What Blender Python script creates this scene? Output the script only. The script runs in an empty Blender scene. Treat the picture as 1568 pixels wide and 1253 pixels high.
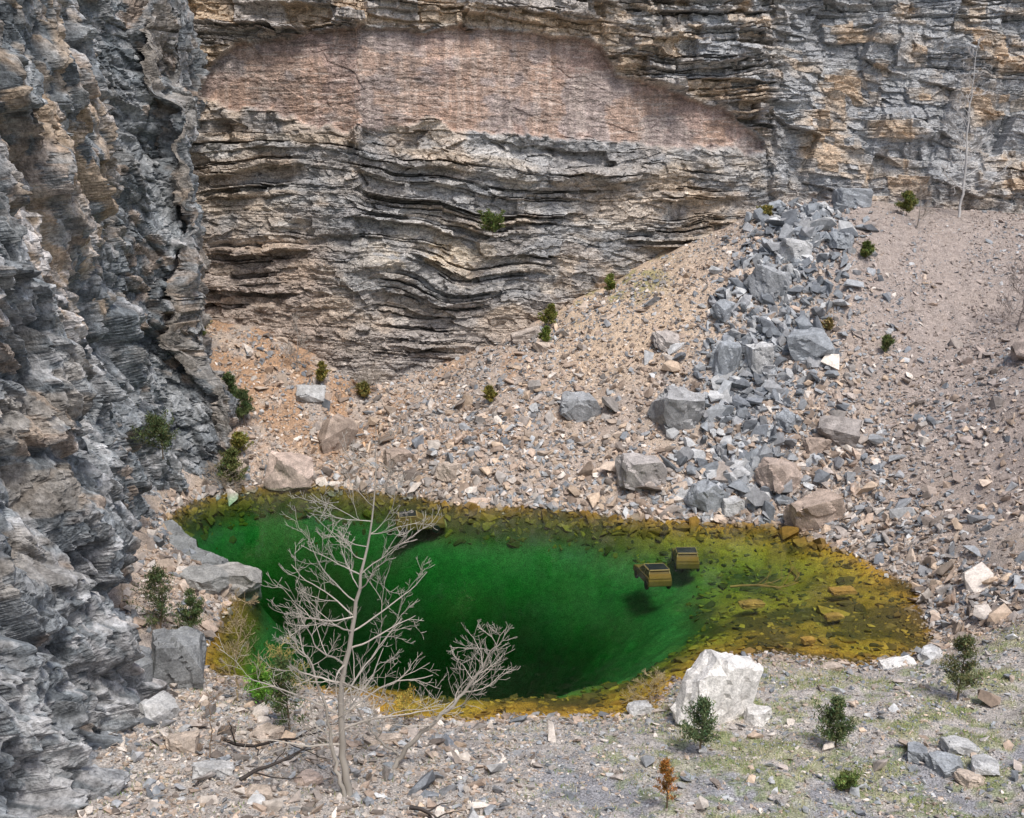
import bpy, bmesh, math
import numpy as np
from mathutils import Vector
rng=np.random.default_rng(7)
scene=bpy.context.scene
COL=scene.collection
# ------------------------------------------------------------------ noise
def H(ix,iy,seed=0):
    with np.errstate(over='ignore'):
        n=(np.asarray(ix).astype(np.int64).astype(np.uint32)*np.uint32(374761393)
           +np.asarray(iy).astype(np.int64).astype(np.uint32)*np.uint32(668265263)
           +np.uint32((seed*2246822519+3266489917)&0xffffffff))
        n=(n^(n>>np.uint32(13)))*np.uint32(1274126177)
        n=(n^(n>>np.uint32(15)))*np.uint32(2246822519)
        n=n^(n>>np.uint32(16))
    return n.astype(np.float64)/4294967296.0
def vn(x,y,seed=0):
    x=np.asarray(x,float);y=np.asarray(y,float)
    xi=np.floor(x);yi=np.floor(y);fx=x-xi;fy=y-yi
    fx=fx*fx*fx*(fx*(fx*6-15)+10);fy=fy*fy*fy*(fy*(fy*6-15)+10)
    a=H(xi,yi,seed);b=H(xi+1,yi,seed);c=H(xi,yi+1,seed);d=H(xi+1,yi+1,seed)
    return (a*(1-fx)+b*fx)*(1-fy)+(c*(1-fx)+d*fx)*fy
def fbm(x,y,seed=0,o=4):
    t=0;a=1;s=0
    for i in range(o):
        t=t+a*vn(x,y,seed+i*17);s+=a;a*=.5
        x,y=x*1.63-y*1.21+5.1,x*1.21+y*1.63+1.7
    return t/s
def sfb(x,y,seed=0,o=4):   # axis-aligned version for stretched streaks
    t=0;a=1;s=0
    for i in range(o):
        t=t+a*vn(x,y,seed+i*17);s+=a;a*=.55;x=x*2.03+5.1;y=y*2.03+1.7
    return t/s
def facet(x,y,seed=0):
    xi=np.floor(x);yi=np.floor(y)
    d1=np.full(x.shape,9.);d2=np.full(x.shape,9.);r=np.zeros(x.shape);pl=np.zeros(x.shape)
    for i in (-1,0,1):
        for j in (-1,0,1):
            cx=xi+i;cy=yi+j
            px=x-(cx+.05+.9*H(cx,cy,seed));py=y-(cy+.05+.9*H(cx,cy,seed+1))
            d=px*px+py*py
            m=d<d1
            d2=np.where(m,d1,np.minimum(d2,d))
            d1=np.where(m,d,d1)
            r=np.where(m,H(cx,cy,seed+2),r)
            pl=np.where(m,px*(H(cx,cy,seed+3)*2-1)+py*(H(cx,cy,seed+4)*2-1),pl)
    return r,pl,np.sqrt(d2)-np.sqrt(d1)
def blur(a,k):
    for ax in (0,1):
        for _ in range(2):
            pad=[(0,0),(0,0)];pad[ax]=(k+1,k)
            b=np.cumsum(np.pad(a,pad,'edge'),axis=ax)
            n_=2*k+1
            if ax==0:a=(b[n_:]-b[:-n_])/n_
            else:a=(b[:,n_:]-b[:,:-n_])/n_
    return a
def ss(a,b,x):
    t=np.clip((x-a)/(b-a),0,1);return t*t*(3-2*t)
def mixc(a,b,t):
    return a+(np.asarray(b)-a)*np.asarray(t)[...,None]
# ------------------------------------------------------------------ mesh helpers
def make_mesh(name,V,F,col=None,smooth=False,mat=None):
    V=np.asarray(V,np.float32);F=np.asarray(F,np.int32)
    me=bpy.data.meshes.new(name)
    me.vertices.add(len(V));me.vertices.foreach_set('co',V.ravel())
    k=F.shape[1]
    me.loops.add(F.size);me.loops.foreach_set('vertex_index',F.ravel())
    me.polygons.add(len(F))
    me.polygons.foreach_set('loop_start',np.arange(len(F),dtype=np.int32)*k)
    try: me.polygons.foreach_set('loop_total',np.full(len(F),k,np.int32))
    except Exception: pass
    me.polygons.foreach_set('use_smooth',np.full(len(F),smooth,bool))
    if col is not None:
        at=me.color_attributes.new('Col','FLOAT_COLOR','POINT')
        c=np.ones((len(V),4),np.float32);c[:,:3]=np.clip(col,0,1)
        at.data.foreach_set('color',c.ravel())
    me.update(calc_edges=True)
    if mat: me.materials.append(mat)
    ob=bpy.data.objects.new(name,me);COL.objects.link(ob);return ob
def grid_faces(nu,nv):
    i=np.arange(nu*nv).reshape(nu,nv)
    return np.stack([i[:-1,:-1],i[1:,:-1],i[1:,1:],i[:-1,1:]],-1).reshape(-1,4)
# ------------------------------------------------------------------ materials
def base_mat(name):
    m=bpy.data.materials.new(name);m.use_nodes=True
    nt=m.node_tree;b=nt.nodes['Principled BSDF'];b.inputs['Roughness'].default_value=.9
    try:b.inputs['Specular IOR Level'].default_value=.2
    except Exception:pass
    return m,nt,b
def rock_mat(name,var=.5,s1=1.5,s2=9.,bump=.6,bd=.06,stretch=(1,1,1),speck=.35,det=3):
    m,nt,b=base_mat(name);N=nt.nodes;L=nt.links
    at=N.new('ShaderNodeAttribute');at.attribute_name='Col'
    geo=N.new('ShaderNodeNewGeometry')
    mp=N.new('ShaderNodeMapping');mp.inputs['Scale'].default_value=stretch
    L.new(geo.outputs['Position'],mp.inputs['Vector'])
    n1=N.new('ShaderNodeTexNoise');n1.inputs['Scale'].default_value=s1;n1.inputs['Detail'].default_value=det;n1.inputs['Roughness'].default_value=.65
    n2=N.new('ShaderNodeTexNoise');n2.inputs['Scale'].default_value=s2;n2.inputs['Detail'].default_value=2;n2.inputs['Roughness'].default_value=.7
    for n in (n1,n2): L.new(mp.outputs[0],n.inputs['Vector'])
    r1=N.new('ShaderNodeMapRange');r1.inputs['From Min'].default_value=.3;r1.inputs['From Max'].default_value=.7
    r1.inputs['To Min'].default_value=1-var;r1.inputs['To Max'].default_value=1+var*.9
    L.new(n1.outputs['Fac'],r1.inputs['Value'])
    r2=N.new('ShaderNodeMapRange');r2.inputs['From Min'].default_value=.3;r2.inputs['From Max'].default_value=.7
    r2.inputs['To Min'].default_value=1-speck;r2.inputs['To Max'].default_value=1+speck
    L.new(n2.outputs['Fac'],r2.inputs['Value'])
    mu=N.new('ShaderNodeMath');mu.operation='MULTIPLY';L.new(r1.outputs[0],mu.inputs[0]);L.new(r2.outputs[0],mu.inputs[1])
    vm=N.new('ShaderNodeVectorMath');vm.operation='SCALE';L.new(at.outputs['Color'],vm.inputs[0]);L.new(mu.outputs[0],vm.inputs['Scale'])
    L.new(vm.outputs[0],b.inputs['Base Color'])
    if bump>0:
        bp=N.new('ShaderNodeBump');bp.inputs['Strength'].default_value=bump;bp.inputs['Distance'].default_value=bd
        L.new(n2.outputs['Fac'],bp.inputs['Height']);L.new(bp.outputs[0],b.inputs['Normal'])
    return m
def attr_mat(name,rough=.8):
    m,nt,b=base_mat(name);at=nt.nodes.new('ShaderNodeAttribute');at.attribute_name='Col'
    nz=nt.nodes.new('ShaderNodeTexNoise');nz.inputs['Scale'].default_value=8;nz.inputs['Detail'].default_value=1
    mx=nt.nodes.new('ShaderNodeVectorMath');mx.operation='SCALE'
    mr=nt.nodes.new('ShaderNodeMapRange');mr.inputs['To Min'].default_value=.6;mr.inputs['To Max'].default_value=1.4
    nt.links.new(nz.outputs['Fac'],mr.inputs['Value']);nt.links.new(at.outputs['Color'],mx.inputs[0]);nt.links.new(mr.outputs[0],mx.inputs['Scale'])
    nt.links.new(mx.outputs[0],b.inputs['Base Color']);b.inputs['Roughness'].default_value=rough
    return m
def plain_mat(name,c,rough=.5,metal=0.):
    m,nt,b=base_mat(name)
    nz=nt.nodes.new('ShaderNodeTexNoise');nz.inputs['Scale'].default_value=5
    cr=nt.nodes.new('ShaderNodeValToRGB');cr.color_ramp.elements[0].color=(c[0]*.7,c[1]*.7,c[2]*.7,1);cr.color_ramp.elements[1].color=(c[0]*1.25,c[1]*1.25,c[2]*1.25,1)
    nt.links.new(nz.outputs['Fac'],cr.inputs[0]);nt.links.new(cr.outputs[0],b.inputs['Base Color'])
    b.inputs['Roughness'].default_value=rough;b.inputs['Metallic'].default_value=metal
    return m
M_WALL=rock_mat('strata_rock',.28,1.6,7,.9,.10,(1,1,1.7),.5)
M_LWALL=rock_mat('blocky_rock',.36,1.1,5,.9,.10,(1,1,1),.42)
M_STONE=rock_mat('loose_stone',.2,3,11,0,.03,speck=.2,det=1)
M_BOULD=rock_mat('boulder_stone',.3,2,12,.7,.04,speck=.3)
M_GROUND=rock_mat('gravel_ground',.25,2.5,16,1.,.06,speck=.6)
M_BARK=attr_mat('bark',.85)
M_LEAF=attr_mat('foliage',.8)
# ------------------------------------------------------------------ terrain height
SH=[(-22.0,61.3),(-21.3,64.8),(-17.6,67.9),(-14.5,68.4),(-10.1,66.8),(-5.9,65.3),(-1.9,63.4),(2.8,63.0),(6.9,61.3),(11.3,60.3),(16.8,59.4),(18.5,57.0),(19.9,53.1),(21.0,49.3),(20.1,45.2),(19.3,42.7),(17.8,41.3),(16.1,40.4),(13.4,40.9),(11.3,41.7),(9.3,40.7),(6.7,38.6),(5.4,36.7),(3.7,35.8),(0.4,35.8),(-2.1,35.5),(-4.7,35.9),(-7.6,37.8),(-9.7,38.9),(-12.1,39.5),(-13.8,40.7),(-13.9,44.4),(-14.1,48.9),(-16.0,51.2),(-18.0,53.1),(-20.6,57.5)]
CT=[(x,y,0.) for x,y in SH]+[
(-25.5,79,9.7),(-17.8,79,7.8),(-11.6,78,4.9),(-7.1,80,5.8),(1.9,82,9.5),(9.6,84,13),(17.2,85,16.8),(22.8,86,18.9),(28.6,87,19.4),(43,86,18.3),
(-21.1,73,3.8),(-13,72.2,2.1),(4.9,70,4.6),(11.4,67,5.0),(22,71,9),(19.3,76,12.9),
(-5,27.8,2),(-12.5,26.5,2.6),(0,27,2.2),(8,27,1.8),(15,27,2.1),(4.7,31,1.4),(11,31.5,1.3),(-4,34,.5),(-10,34,1.1),(7.4,35,.6),(12,36,.9),(17,35,1.3),(16,38.8,.6),(20,38.5,1.6),(24,42,2.6),(22.5,45.5,1.4),(24,50,2.2),
(-15.7,41.3,1.2),(-17,45,1.4),(-16.3,48.6,1.1),(-13,37,.7),
(0,20,3.5),(-11,18,5),(15,18,4.5),(30,25,7),(0,8,10),(-15,8,11),(20,8,11),(0,0,18),(-20,-5,18.2),(20,-5,18.2),(0,-30,18.3),(-40,-30,19),(50,-30,19),
(32,62,8.5),(27,52,3.8),(45,50,16),(45,65,17),(33,38,7),(60,86,19),(60,60,22),(30,75,13),(35,72,11.3),(36,84,18.2),
(-20,60,-2.5),(-14,62,-6),(-5,58,-5.5),(-8,50,-9),(0,50,-9),(-10,44,-5),(0,44,-4.6),(0,39,-.8),(-6,40,-.9),(6,45,-2.8),(7.9,52,-2.8),(10.2,54.8,-2.2),(4,58,-3.4),(12,46,-.85),(15,50,-.8),(18,47,-.5),(17,54,-.8),(14,43,-.45),(-12,48,-3.5),(-2,61,-2.3),(-17,56,-3.5),(3,38,-.5),(9,43,-.7),(9,59,-1.2),(-6.1,61.6,-2.8),
(-18.5,64.8,-2.9),(-13.5,66.3,-3.0),(-9,64.8,-2.6),(3,60.9,-2.1),(-11.5,40.8,-.9),
(-30,85,10),(-36,60,5),(-26,30,4),(0,98,9),(40,100,18)]
CT=np.array(CT)
def tps_phi(r2): return np.where(r2>1e-9,.5*r2*np.log(np.maximum(r2,1e-9)),0)
n=len(CT)
K=tps_phi(((CT[:,None,:2]-CT[None,:,:2])**2).sum(-1))+np.eye(n)*.4
Pm=np.c_[np.ones(n),CT[:,:2]]
A=np.zeros((n+3,n+3));A[:n,:n]=K;A[:n,n:]=Pm;A[n:,:n]=Pm.T
W=np.linalg.solve(A,np.r_[CT[:,2],0,0,0])
def hz(x,y,detail=True):
    x=np.asarray(x,float);y=np.asarray(y,float);sh=x.shape
    xf=np.clip(x.ravel(),-45,65);yf=np.clip(y.ravel(),-35,100)
    out=W[n]+W[n+1]*xf+W[n+2]*yf
    for i in range(n):
        out=out+W[i]*tps_phi((xf-CT[i,0])**2+(yf-CT[i,1])**2)
    if detail:
        d=.5*(fbm(xf*.35,yf*.35,3,3)-.5)+.22*(fbm(xf*1.3,yf*1.3,9,3)-.5)
        out=out+d*np.clip(.6+np.abs(out)*.35,.3,1.3)
    return out.reshape(sh)
def axis(segs):
    o=[]
    for a,b,d in segs:o.append(np.arange(a,b,d))
    return np.concatenate(o+[[segs[-1][1]]])
xs=axis([(-500,-60,40),(-60,-28,2),(-28,-16,.25),(-16,24,.16),(24,46,.25),(46,80,2),(80,500,40)])
ys=axis([(-500,-40,40),(-40,18,2),(18,46,.14),(46,90,.2),(90,110,2),(110,500,40)])
X,Y=np.meshgrid(xs,ys,indexing='ij')
Zt=hz(X,Y)
def ground_col(x,y,z):
    c=np.broadcast_to(np.array([.45,.37,.31]),x.shape+(3,)).copy()
    nA=fbm(x*.25,y*.25,21,4);nB=fbm(x*1.4,y*1.4,31,4);nC=fbm(x*.6,y*.6,41,4)
    c=mixc(c,[.38,.335,.30],ss(.45,.6,nA)*.6)
    c=mixc(c,[.51,.41,.32],ss(.5,.65,nB)*.6)
    c=mixc(c,[.36,.305,.275],ss(20,28,x)*ss(46,55,y)*.85)
    c=mixc(c,[.60,.46,.33],ss(0,6,x)*ss(19,12,x)*ss(68,76,y)*.8)
    c=mixc(c,[.42,.26,.16],ss(.42,.62,nC)*ss(-6,-13,x)*ss(70,75,y)*.8)
    c=mixc(c,[.44,.28,.17],ss(.50,.62,nC)*ss(66,70,y)*ss(8,0,x)*.6)
    c=mixc(c,[.28,.28,.10],ss(.54,.62,nC)*ss(3,7,x)*ss(14,11,x)*ss(78,82,y)*.7)
    fg=ss(41,38,y)
    c=mixc(c,[.46,.43,.40],fg*.85)
    c=mixc(c,[.31,.31,.33],fg*ss(-2,2,x)*ss(33,30.5,y)*ss(.36,.52,nC)*.9)
    c=mixc(c,[.34,.34,.18],fg*ss(3,8,x)*ss(.46,.60,fbm(x*.8,y*.8,51,4))*.7)
    c=mixc(c,[.19,.25,.07],fg*ss(-1,5,x)*ss(.56,.64,fbm(x*1.7,y*1.7,52,4))*.55)
    bed=fbm(x*.42,y*.42,61,5);side=ss(6,12,x)+ss(50,44,y);side=np.clip(side,0,1)
    b=np.broadcast_to(np.array([.40,.21,.028]),x.shape+(3,)).copy()
    b=mixc(b,[.08,.055,.016],ss(.48,.62,bed)*.8)
    b=mixc(b,[.52,.30,.038],ss(.44,.34,bed)*.8)
    b=mixc(b,[.10,.075,.03],(1-side)*.75)
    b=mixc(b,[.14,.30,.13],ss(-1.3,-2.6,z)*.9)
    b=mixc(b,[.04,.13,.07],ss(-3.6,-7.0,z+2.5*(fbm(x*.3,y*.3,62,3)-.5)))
    c=mixc(c,b,ss(.06,-.04,z))
    return c
make_mesh('ground',np.stack([X,Y,Zt],-1).reshape(-1,3),grid_faces(len(xs),len(ys)),ground_col(X,Y,Zt).reshape(-1,3),True,M_GROUND)
# ------------------------------------------------------------------ cliffs
def resample(pts,svals=None,dens=.05):
    P=np.array(pts,float);d=np.r_[0,np.cumsum(np.hypot(*np.diff(P,axis=0).T))]
    t=np.arange(0,d[-1],dens);q=np.c_[np.interp(t,d,P[:,0]),np.interp(t,d,P[:,1])]
    k=int(1.2/dens);ker=np.hanning(2*k+1);ker/=ker.sum()
    pad=np.pad(q,((k,k),(0,0)),'reflect',reflect_type='odd')
    q=np.c_[np.convolve(pad[:,0],ker,'valid'),np.convolve(pad[:,1],ker,'valid')]
    tg=np.gradient(q,axis=0)
    k2=int(2./dens);ker=np.hanning(2*k2+1);ker/=ker.sum()
    pad=np.pad(tg,((k2,k2),(0,0)),'edge')
    tg=np.c_[np.convolve(pad[:,0],ker,'valid'),np.convolve(pad[:,1],ker,'valid')]
    nn=np.c_[tg[:,1],-tg[:,0]];nn/=np.linalg.norm(nn,axis=1)[:,None]
    return t,q,nn
t,q,nn=resample([(-36,84),(-27,80.5),(-18,79.8),(-11.6,78.8),(-7,80.6),(2,82.6),(9.6,84.6),(17,85.6),(23,86.6),(29,87.6),(43,87.4),(60,84),(80,76)])
sv=axis([(0,8,.4),(8,84,.085),(84,118,.4)]);sv=sv[sv<t[-1]]
zv=axis([(-2,3,.5),(3,36.5,.058),(36.5,44,.3)])
S,Zg=np.meshgrid(sv,zv,indexing='ij')
bx=np.interp(S,t,q[:,0]);by=np.interp(S,t,q[:,1]);nx=np.interp(S,t,nn[:,0]);ny=np.interp(S,t,nn[:,1])
warp=.7*np.sin(bx/8.5+.4)+2.0*(fbm(bx*.06,Zg*.10,101,3)-.5)+.8*(fbm(bx*.22,Zg*.35,102,3)-.5)+.2*(fbm(bx*.9,Zg*1.2,103,2)-.5)
arch=.8*np.exp(-((bx+9)/4)**2-((Zg-14)/2.6)**2)-.7*np.exp(-((bx+4.)/3)**2-((Zg-13)/2.6)**2)+.5*np.exp(-((bx-2)/3)**2-((Zg-16)/2.6)**2)
flt=np.floor(bx/7.5+.12*Zg+1.2*fbm(bx*.1,Zg*.2,104,2));w=Zg+warp-arch+.03*bx+.4*(H(flt,0*flt,105)-.5)
th=rng.choice([.12,.2,.32,.5,.8,1.25],size=170,p=[.16,.25,.24,.18,.10,.07]);ed=np.cumsum(th)-6
li=np.clip(np.searchsorted(ed,w),1,169);tl=(w-ed[li-1])
r1=H(li,flt*0,5);r1b=H(li//4,0*li,8)
bw=1.2+4.5*H(li,0*li,6);bi=np.floor(bx/bw+9*H(li,0*li,7)+.5*fbm(bx*.5,Zg,3,2));r2=H(li,bi,9)
slabT=np.interp(bx,[-25,-22,-17,-4,8,9.3,17.6,21.5,22],[29,31.6,32.4,33.1,32.4,29.9,27.3,24.6,20])
slabB=np.interp(bx,[-26,-13,-7,11,21],[27.2,25.0,25.4,24,23.6])
sj=1.1*(fbm(bx*.5,Zg*.3,111,4)-.5)
slab=ss(0,.25,slabT+sj-Zg)*ss(-.1,.4,Zg-slabB-sj*1.8)*ss(-26,-24,bx)
ur=ss(8,10,bx)*ss(24,20.5,bx)*ss(0,.4,Zg-slabT)
rr=ss(20,25,bx)*ss(17,22,Zg+2*sj)
above=ss(0,.4,Zg-slabT)*ss(10,7,bx)
ed_n=fbm(bx*.13,Zg*.22,120,4)
Aamp=.16+1.05*ss(.40,.60,ed_n)
Aamp=Aamp*(1-slab*.97);Aamp=Aamp+.45*ur;Aamp=Aamp*(1-.6*rr)+.35*above;Aamp=np.maximum(Aamp,.02)
fr,fp,fe=facet(bx/1.6,Zg/.8,130);fr2,fp2,fe2=facet(bx/.55+9,Zg/.34+bx*.1,140)
fb,fpb,feb=facet(bx/3.0+.25*Zg,Zg/2.4-.05*bx,150);fb2,fpb2,feb2=facet(bx/1.3+.3*Zg,Zg/1.1,155)
def blocks(wz,hh,wmin,wmax,shear,sd):
    row=np.floor(wz/hh);fz=wz/hh-row;bwid=wmin+(wmax-wmin)*H(row,0*row,sd)
    cc_=(bx+shear*Zg)/bwid+9*H(row,0*row,sd+1);cl_=np.floor(cc_);fx_=cc_-cl_
    return H(row,cl_,sd+2),(fx_-.5)*(H(row,cl_,sd+3)-.5)*2,(fz-.5)*(H(row,cl_,sd+4)-.5)*2
wz=Zg+.10*bx+2.2*(fbm(bx*.15,Zg*.2,156,4)-.5)
B1=blocks(wz,1.55,1.4,3.8,.18,400);B2=blocks(wz+.3,.62,.6,2.0,.1,410);B3=blocks(wz*.9+.22*bx,3.4,3,7,-.35,420)
disp=Aamp*((r1-.5)*.9+(r2-.5)*.8+(r1b-.5)*.8)
disp-=Aamp*.7*(H(li,0*li,12)>.78)*ss(.40,.52,sfb(bx*.3,Zg*.1,160,2))
disp-=Aamp*.5*(tl<.07)*ss(.42,.55,sfb(bx*.3,li*1.7,161,2))
disp+=(1-slab*.93)*(1-.5*rr)*(.30*(fr-.5)+.34*fp+.10*(fr2-.5)+.15*fp2)
disp+=ur*(2.0*(B1[0]-.5)+.8*B1[1]+.4*B1[2]+.7*(B2[0]-.5)+.5)
disp+=rr*(1.3*(B3[0]-.5)+2.1*B3[1]+1.0*B3[2]+.55*(B1[0]-.5)+.5*B1[1]+.15*(B2[0]-.5)+.4*fpb2)
disp+=1.9*(fbm(bx*.11,Zg*.14,170,3)-.5)+.14*(fbm(bx*2.5,Zg*3.5,171,3)-.5)*(1-.4*slab)
disp+=-.75*slab+above*(1.0*(B1[0]-.4)+.5*(B2[0]-.5))+slab*(.10*fpb+.05*fp2+.07*(fr-.5)*(fr>.75)+.09*(sfb(bx*.5,Zg*3,172,3)-.5))
disp+=1.2*np.exp(-((bx+8)/7)**2-((w-13)/1.5)**2)+.8*np.exp(-((bx-4)/9)**2-((w-22.5)/.9)**2)
disp-=.09*(Zg-6)
px=bx+nx*disp;py=by+ny*disp
top=np.clip((Zg-40)/4,0,1);px-=nx*top*60;py-=ny*top*60;pz=np.minimum(Zg,40+.1*(Zg-40))
c=np.broadcast_to(np.array([.36,.345,.325]),S.shape+(3,)).copy()
lam=H(np.floor(w/.13),np.floor(bx/7+H(np.floor(w/.13),0*w,33)),34)
lc=H(li,0*li,30);lb=H(li,bi,31)
c=mixc(c,[.46,.385,.30],(lc>.70)*.45)
c=mixc(c,[.23,.23,.235],(lc<.36)*.6)
c=mixc(c,[.59,.56,.52],(lb>.80)*.55)
c=mixc(c,[.36,.285,.225],(lb<.16)*.4)
c=mixc(c,[.59,.55,.50],(lam>.80)*.5);c=mixc(c,[.20,.19,.185],(lam<.17)*.45)
rust=ss(.49,.62,fbm(bx*.16,w*.3,180,5))
c=mixc(c,[.50,.385,.275],rust*.42)
c=mixc(c,[.26,.268,.278],ss(.49,.60,fbm(bx*.2,w*.25,181,5))*.6)
c=mixc(c,[.51,.40,.285],ss(.42,.6,fbm(bx*.3,w*.5,182,4))*ss(8,14,bx)*ss(25,21,Zg)*.5)
c=mixc(c,[.38,.31,.255],ss(13,9,Zg)*.4)
c=mixc(c,[.38,.28,.215],ss(-12,-17,bx)*ss(18,15,Zg)*.5)
c=mixc(c,[.66,.56,.43],ss(.55,.6,fbm(bx*.35,w*.7,186,4))*np.exp(-((bx+6)/5)**2-((Zg-15.3)/1.6)**2)*.8)
c=mixc(c,[.54,.41,.28],above*.6)
c=mixc(c,[.34,.345,.355],above*(B1[0]>.55)*.6)
uo=ur*ss(.44,.60,.5*fbm(bx*.4,w*.5,183,5)+.5*B2[0]*.5+.25*lb)
c=mixc(c,[.55,.42,.29],uo*.65)
c=mixc(c,[.38,.395,.41],ur*(B1[0]>.6)*.6)
c=mixc(c,[.335,.345,.355],rr*.75);c=mixc(c,[.25,.26,.275],rr*(B1[0]<.3)*.5);c=mixc(c,[.42,.425,.43],rr*(B3[0]>.6)*.4)
ro=.55*fbm(bx*.3,Zg*.25,184,6)+.25*B1[0]+.2*B2[0]
c=mixc(c,[.47,.375,.275],rr*ss(.49,.66,ro)*.6)
c=mixc(c,[.52,.36,.22],rr*ss(.62,.73,ro)*.45)
strk=sfb(bx*2.4,Zg*.22,190,5)
sc=np.broadcast_to(np.array([.40,.285,.24]),S.shape+(3,)).copy()
sc=mixc(sc,[.30,.262,.25],ss(.46,.56,fbm(bx*.22,Zg*.35,191,6))*.7+ss(-10,-22,bx)*.25)
sc=mixc(sc,[.45,.30,.215],ss(.52,.60,fbm(bx*.3+9,Zg*.4,192,6))*.6)
sc=mixc(sc,[.56,.47,.41],ss(.56,.66,strk)*.38)
sc=mixc(sc,[.22,.175,.155],ss(.46,.36,strk)*.38)
ln=np.floor(Zg/.12+1.8*fbm(bx*.2,Zg*.3,193,2));lnb=np.floor(bx/2.5+9*H(ln,0*ln,194))
sc=mixc(sc,[.18,.14,.12],(H(ln,lnb,195)<.16)*.5)
sc=mixc(sc,[.60,.52,.46],(H(ln,np.floor(bx/1.2+9*H(ln,0*ln,196)),197)>.90)*.4)
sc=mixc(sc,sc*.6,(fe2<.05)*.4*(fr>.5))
sc*=(.78+.44*sfb(bx*.9,Zg*1.8,198,5))[...,None]
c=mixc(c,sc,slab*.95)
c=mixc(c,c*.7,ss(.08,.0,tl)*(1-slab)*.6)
c*= (0.68+.64*fbm(bx*3.1,Zg*5,195,4))[...,None]*1.12
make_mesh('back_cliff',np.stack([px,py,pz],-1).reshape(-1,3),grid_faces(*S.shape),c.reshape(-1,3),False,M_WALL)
# left cliff
t,q,nn=resample([(-10.5,6),(-12.2,20),(-12.9,26),(-14.2,31.5),(-14.2,36.5),(-15.6,38.6),(-17.6,42),(-18.6,47),(-19.4,51.5),(-21.2,55.5),(-22.4,60),(-22.6,63.5),(-21.2,66.4),(-18.6,68.4),(-20.3,72),(-23,76),(-26,80.3),(-28,86)])
sv=axis([(0,14,.4),(14,44,.05),(44,84,.08)]);sv=sv[sv<t[-1]]
zv=axis([(-8,-1,.3),(-1,32,.07),(32,44,.3)])
S,Zg=np.meshgrid(sv,zv,indexing='ij')
bx=np.interp(S,t,q[:,0]);by=np.interp(S,t,q[:,1]);nx=np.interp(S,t,nn[:,0]);ny=np.interp(S,t,nn[:,1])
a1=np.interp(by,[20,45,60,68,76,80],[.2,.2,.15,.36,.2,.02]);a2=np.interp(by,[20,45,60,68,80],[.16,.12,.06,.0,-.06])
zz=np.maximum(Zg,-1)
lean=-(a1*np.minimum(zz,10)+a2*np.maximum(zz-10,0))
wx=2.2*(fbm(S*.12,Zg*.12,200,3)-.5);wy=1.2*(fbm(S*.3,Zg*.3,203,3)-.5)
def rot(a,k=0): return (S+wx+k)*math.cos(a)+Zg*math.sin(a),-(S+wx+k)*math.sin(a)+Zg*math.cos(a)
u,v=rot(.38);v=v+wy;u=u+.4*wy
f0,p0,e0=facet(u/3.4,v/7,201);f1,p1,e1=facet(u/1.5,v/3.2,211);u3,v3=rot(-.25);g1,gp1,ge1=facet(u3/2.0+3,v3/1.6,236)
D0=blur(1.5*(f0-.5)+1.7*p0+.6*(g1-.5)*ss(.45,.55,fbm(S*.2,Zg*.2,238,2))+.4*gp1,3)+2.0*(fbm(S*.09,Zg*.1,240,3)-.5)
D0=D0+blur(.85*(f1-.5)+1.0*p1,1)
chip=.65+.6*ss(.42,.60,fbm(S*.35,Zg*.3,242,3))
u2,v2=rot(.6,D0*1.1);f2,p2,e2=facet(u2/.66,v2/1.4,221);u3,v3=rot(-.3,D0*1.2);g2,gp2,ge2=facet(u3/.8,v3/.6,226);u3,v3=rot(.2,D0*1.3);f3,p3,e3=facet(u3/.3,v3/.5,231)
disp=lean+D0+chip*(.30*(f2-.5)+.42*p2-.14*(e2<.06)+.13*(g2-.5)+.17*gp2+.08*(f3-.5)+.13*p3)
disp-=.3*(blur((e1<.05)*1.,1))
lw=Zg+.22*S+.9*(fbm(S*.25,Zg*.3,250,3)-.5);lk=np.floor(lw/1.25);lb=np.floor(S/1.9+5*H(lk,0*lk,251)+.5*fbm(S,Zg,253,2));
low=ss(9,5,Zg)*ss(41,38,by)
disp+=low*blur(1.3*(H(lk,lb,252)-.5)+.03*np.maximum(6-Zg,0)-.22*((lw/1.25-lk)<.06),1)
disp=np.where(Zg<3,disp*(.55+.15*np.maximum(Zg,0)),disp)
px=bx+nx*disp;py=by+ny*disp
top=np.clip((Zg-40)/4,0,1);px-=nx*top*60;py-=ny*top*60;pz=np.minimum(Zg,40+.1*(Zg-40))
c=np.broadcast_to(np.array([.185,.205,.22]),S.shape+(3,)).copy()
c=mixc(c,[.28,.297,.31],(f1>.6)*.55);c=mixc(c,[.115,.13,.14],(f1<.25)*.5)
c=mixc(c,[.34,.345,.345],(f2>.70)*.45);c=mixc(c,[.10,.11,.12],(f2<.22)*.5);c=mixc(c,[.42,.43,.44],(f3>.85)*.35);c=mixc(c,[.09,.10,.11],(f3<.14)*.4)
c=mixc(c,[.07,.075,.08],(e1<.05)*.6)
br_=.75*fbm(u*.3,v*.16,260,6)+.25*f2
up=ss(9,14,Zg)*ss(37,42,by)*ss(66,58,by)
c=mixc(c,[.46,.335,.22],up*ss(.50,.62,br_)*.65)
c=mixc(c,[.42,.30,.21],ss(.60,.70,.75*fbm(u*.4,v*.22,261,6)+.25*g2)*.5)
c=mixc(c,[.38,.30,.22],ss(40,36,by)*ss(6,9,Zg)*ss(17,13,Zg)*ss(.54,.60,fbm(S*.5,Zg*.7,266,5))*.35)
c=mixc(c,[.70,.67,.66],np.clip(1.4*np.exp(-((by-47)/3.4)**2-((Zg-15.5)/3.6)**2),0,1)*ss(.36,.56,.7*fbm(u*1.2,v*.8,262,5)+.3*f3)*.9)
c=mixc(c,[.50,.49,.49],ss(.58,.68,.8*fbm(u*.35,v*.2,263,6)+.2*f3)*.5)
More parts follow.
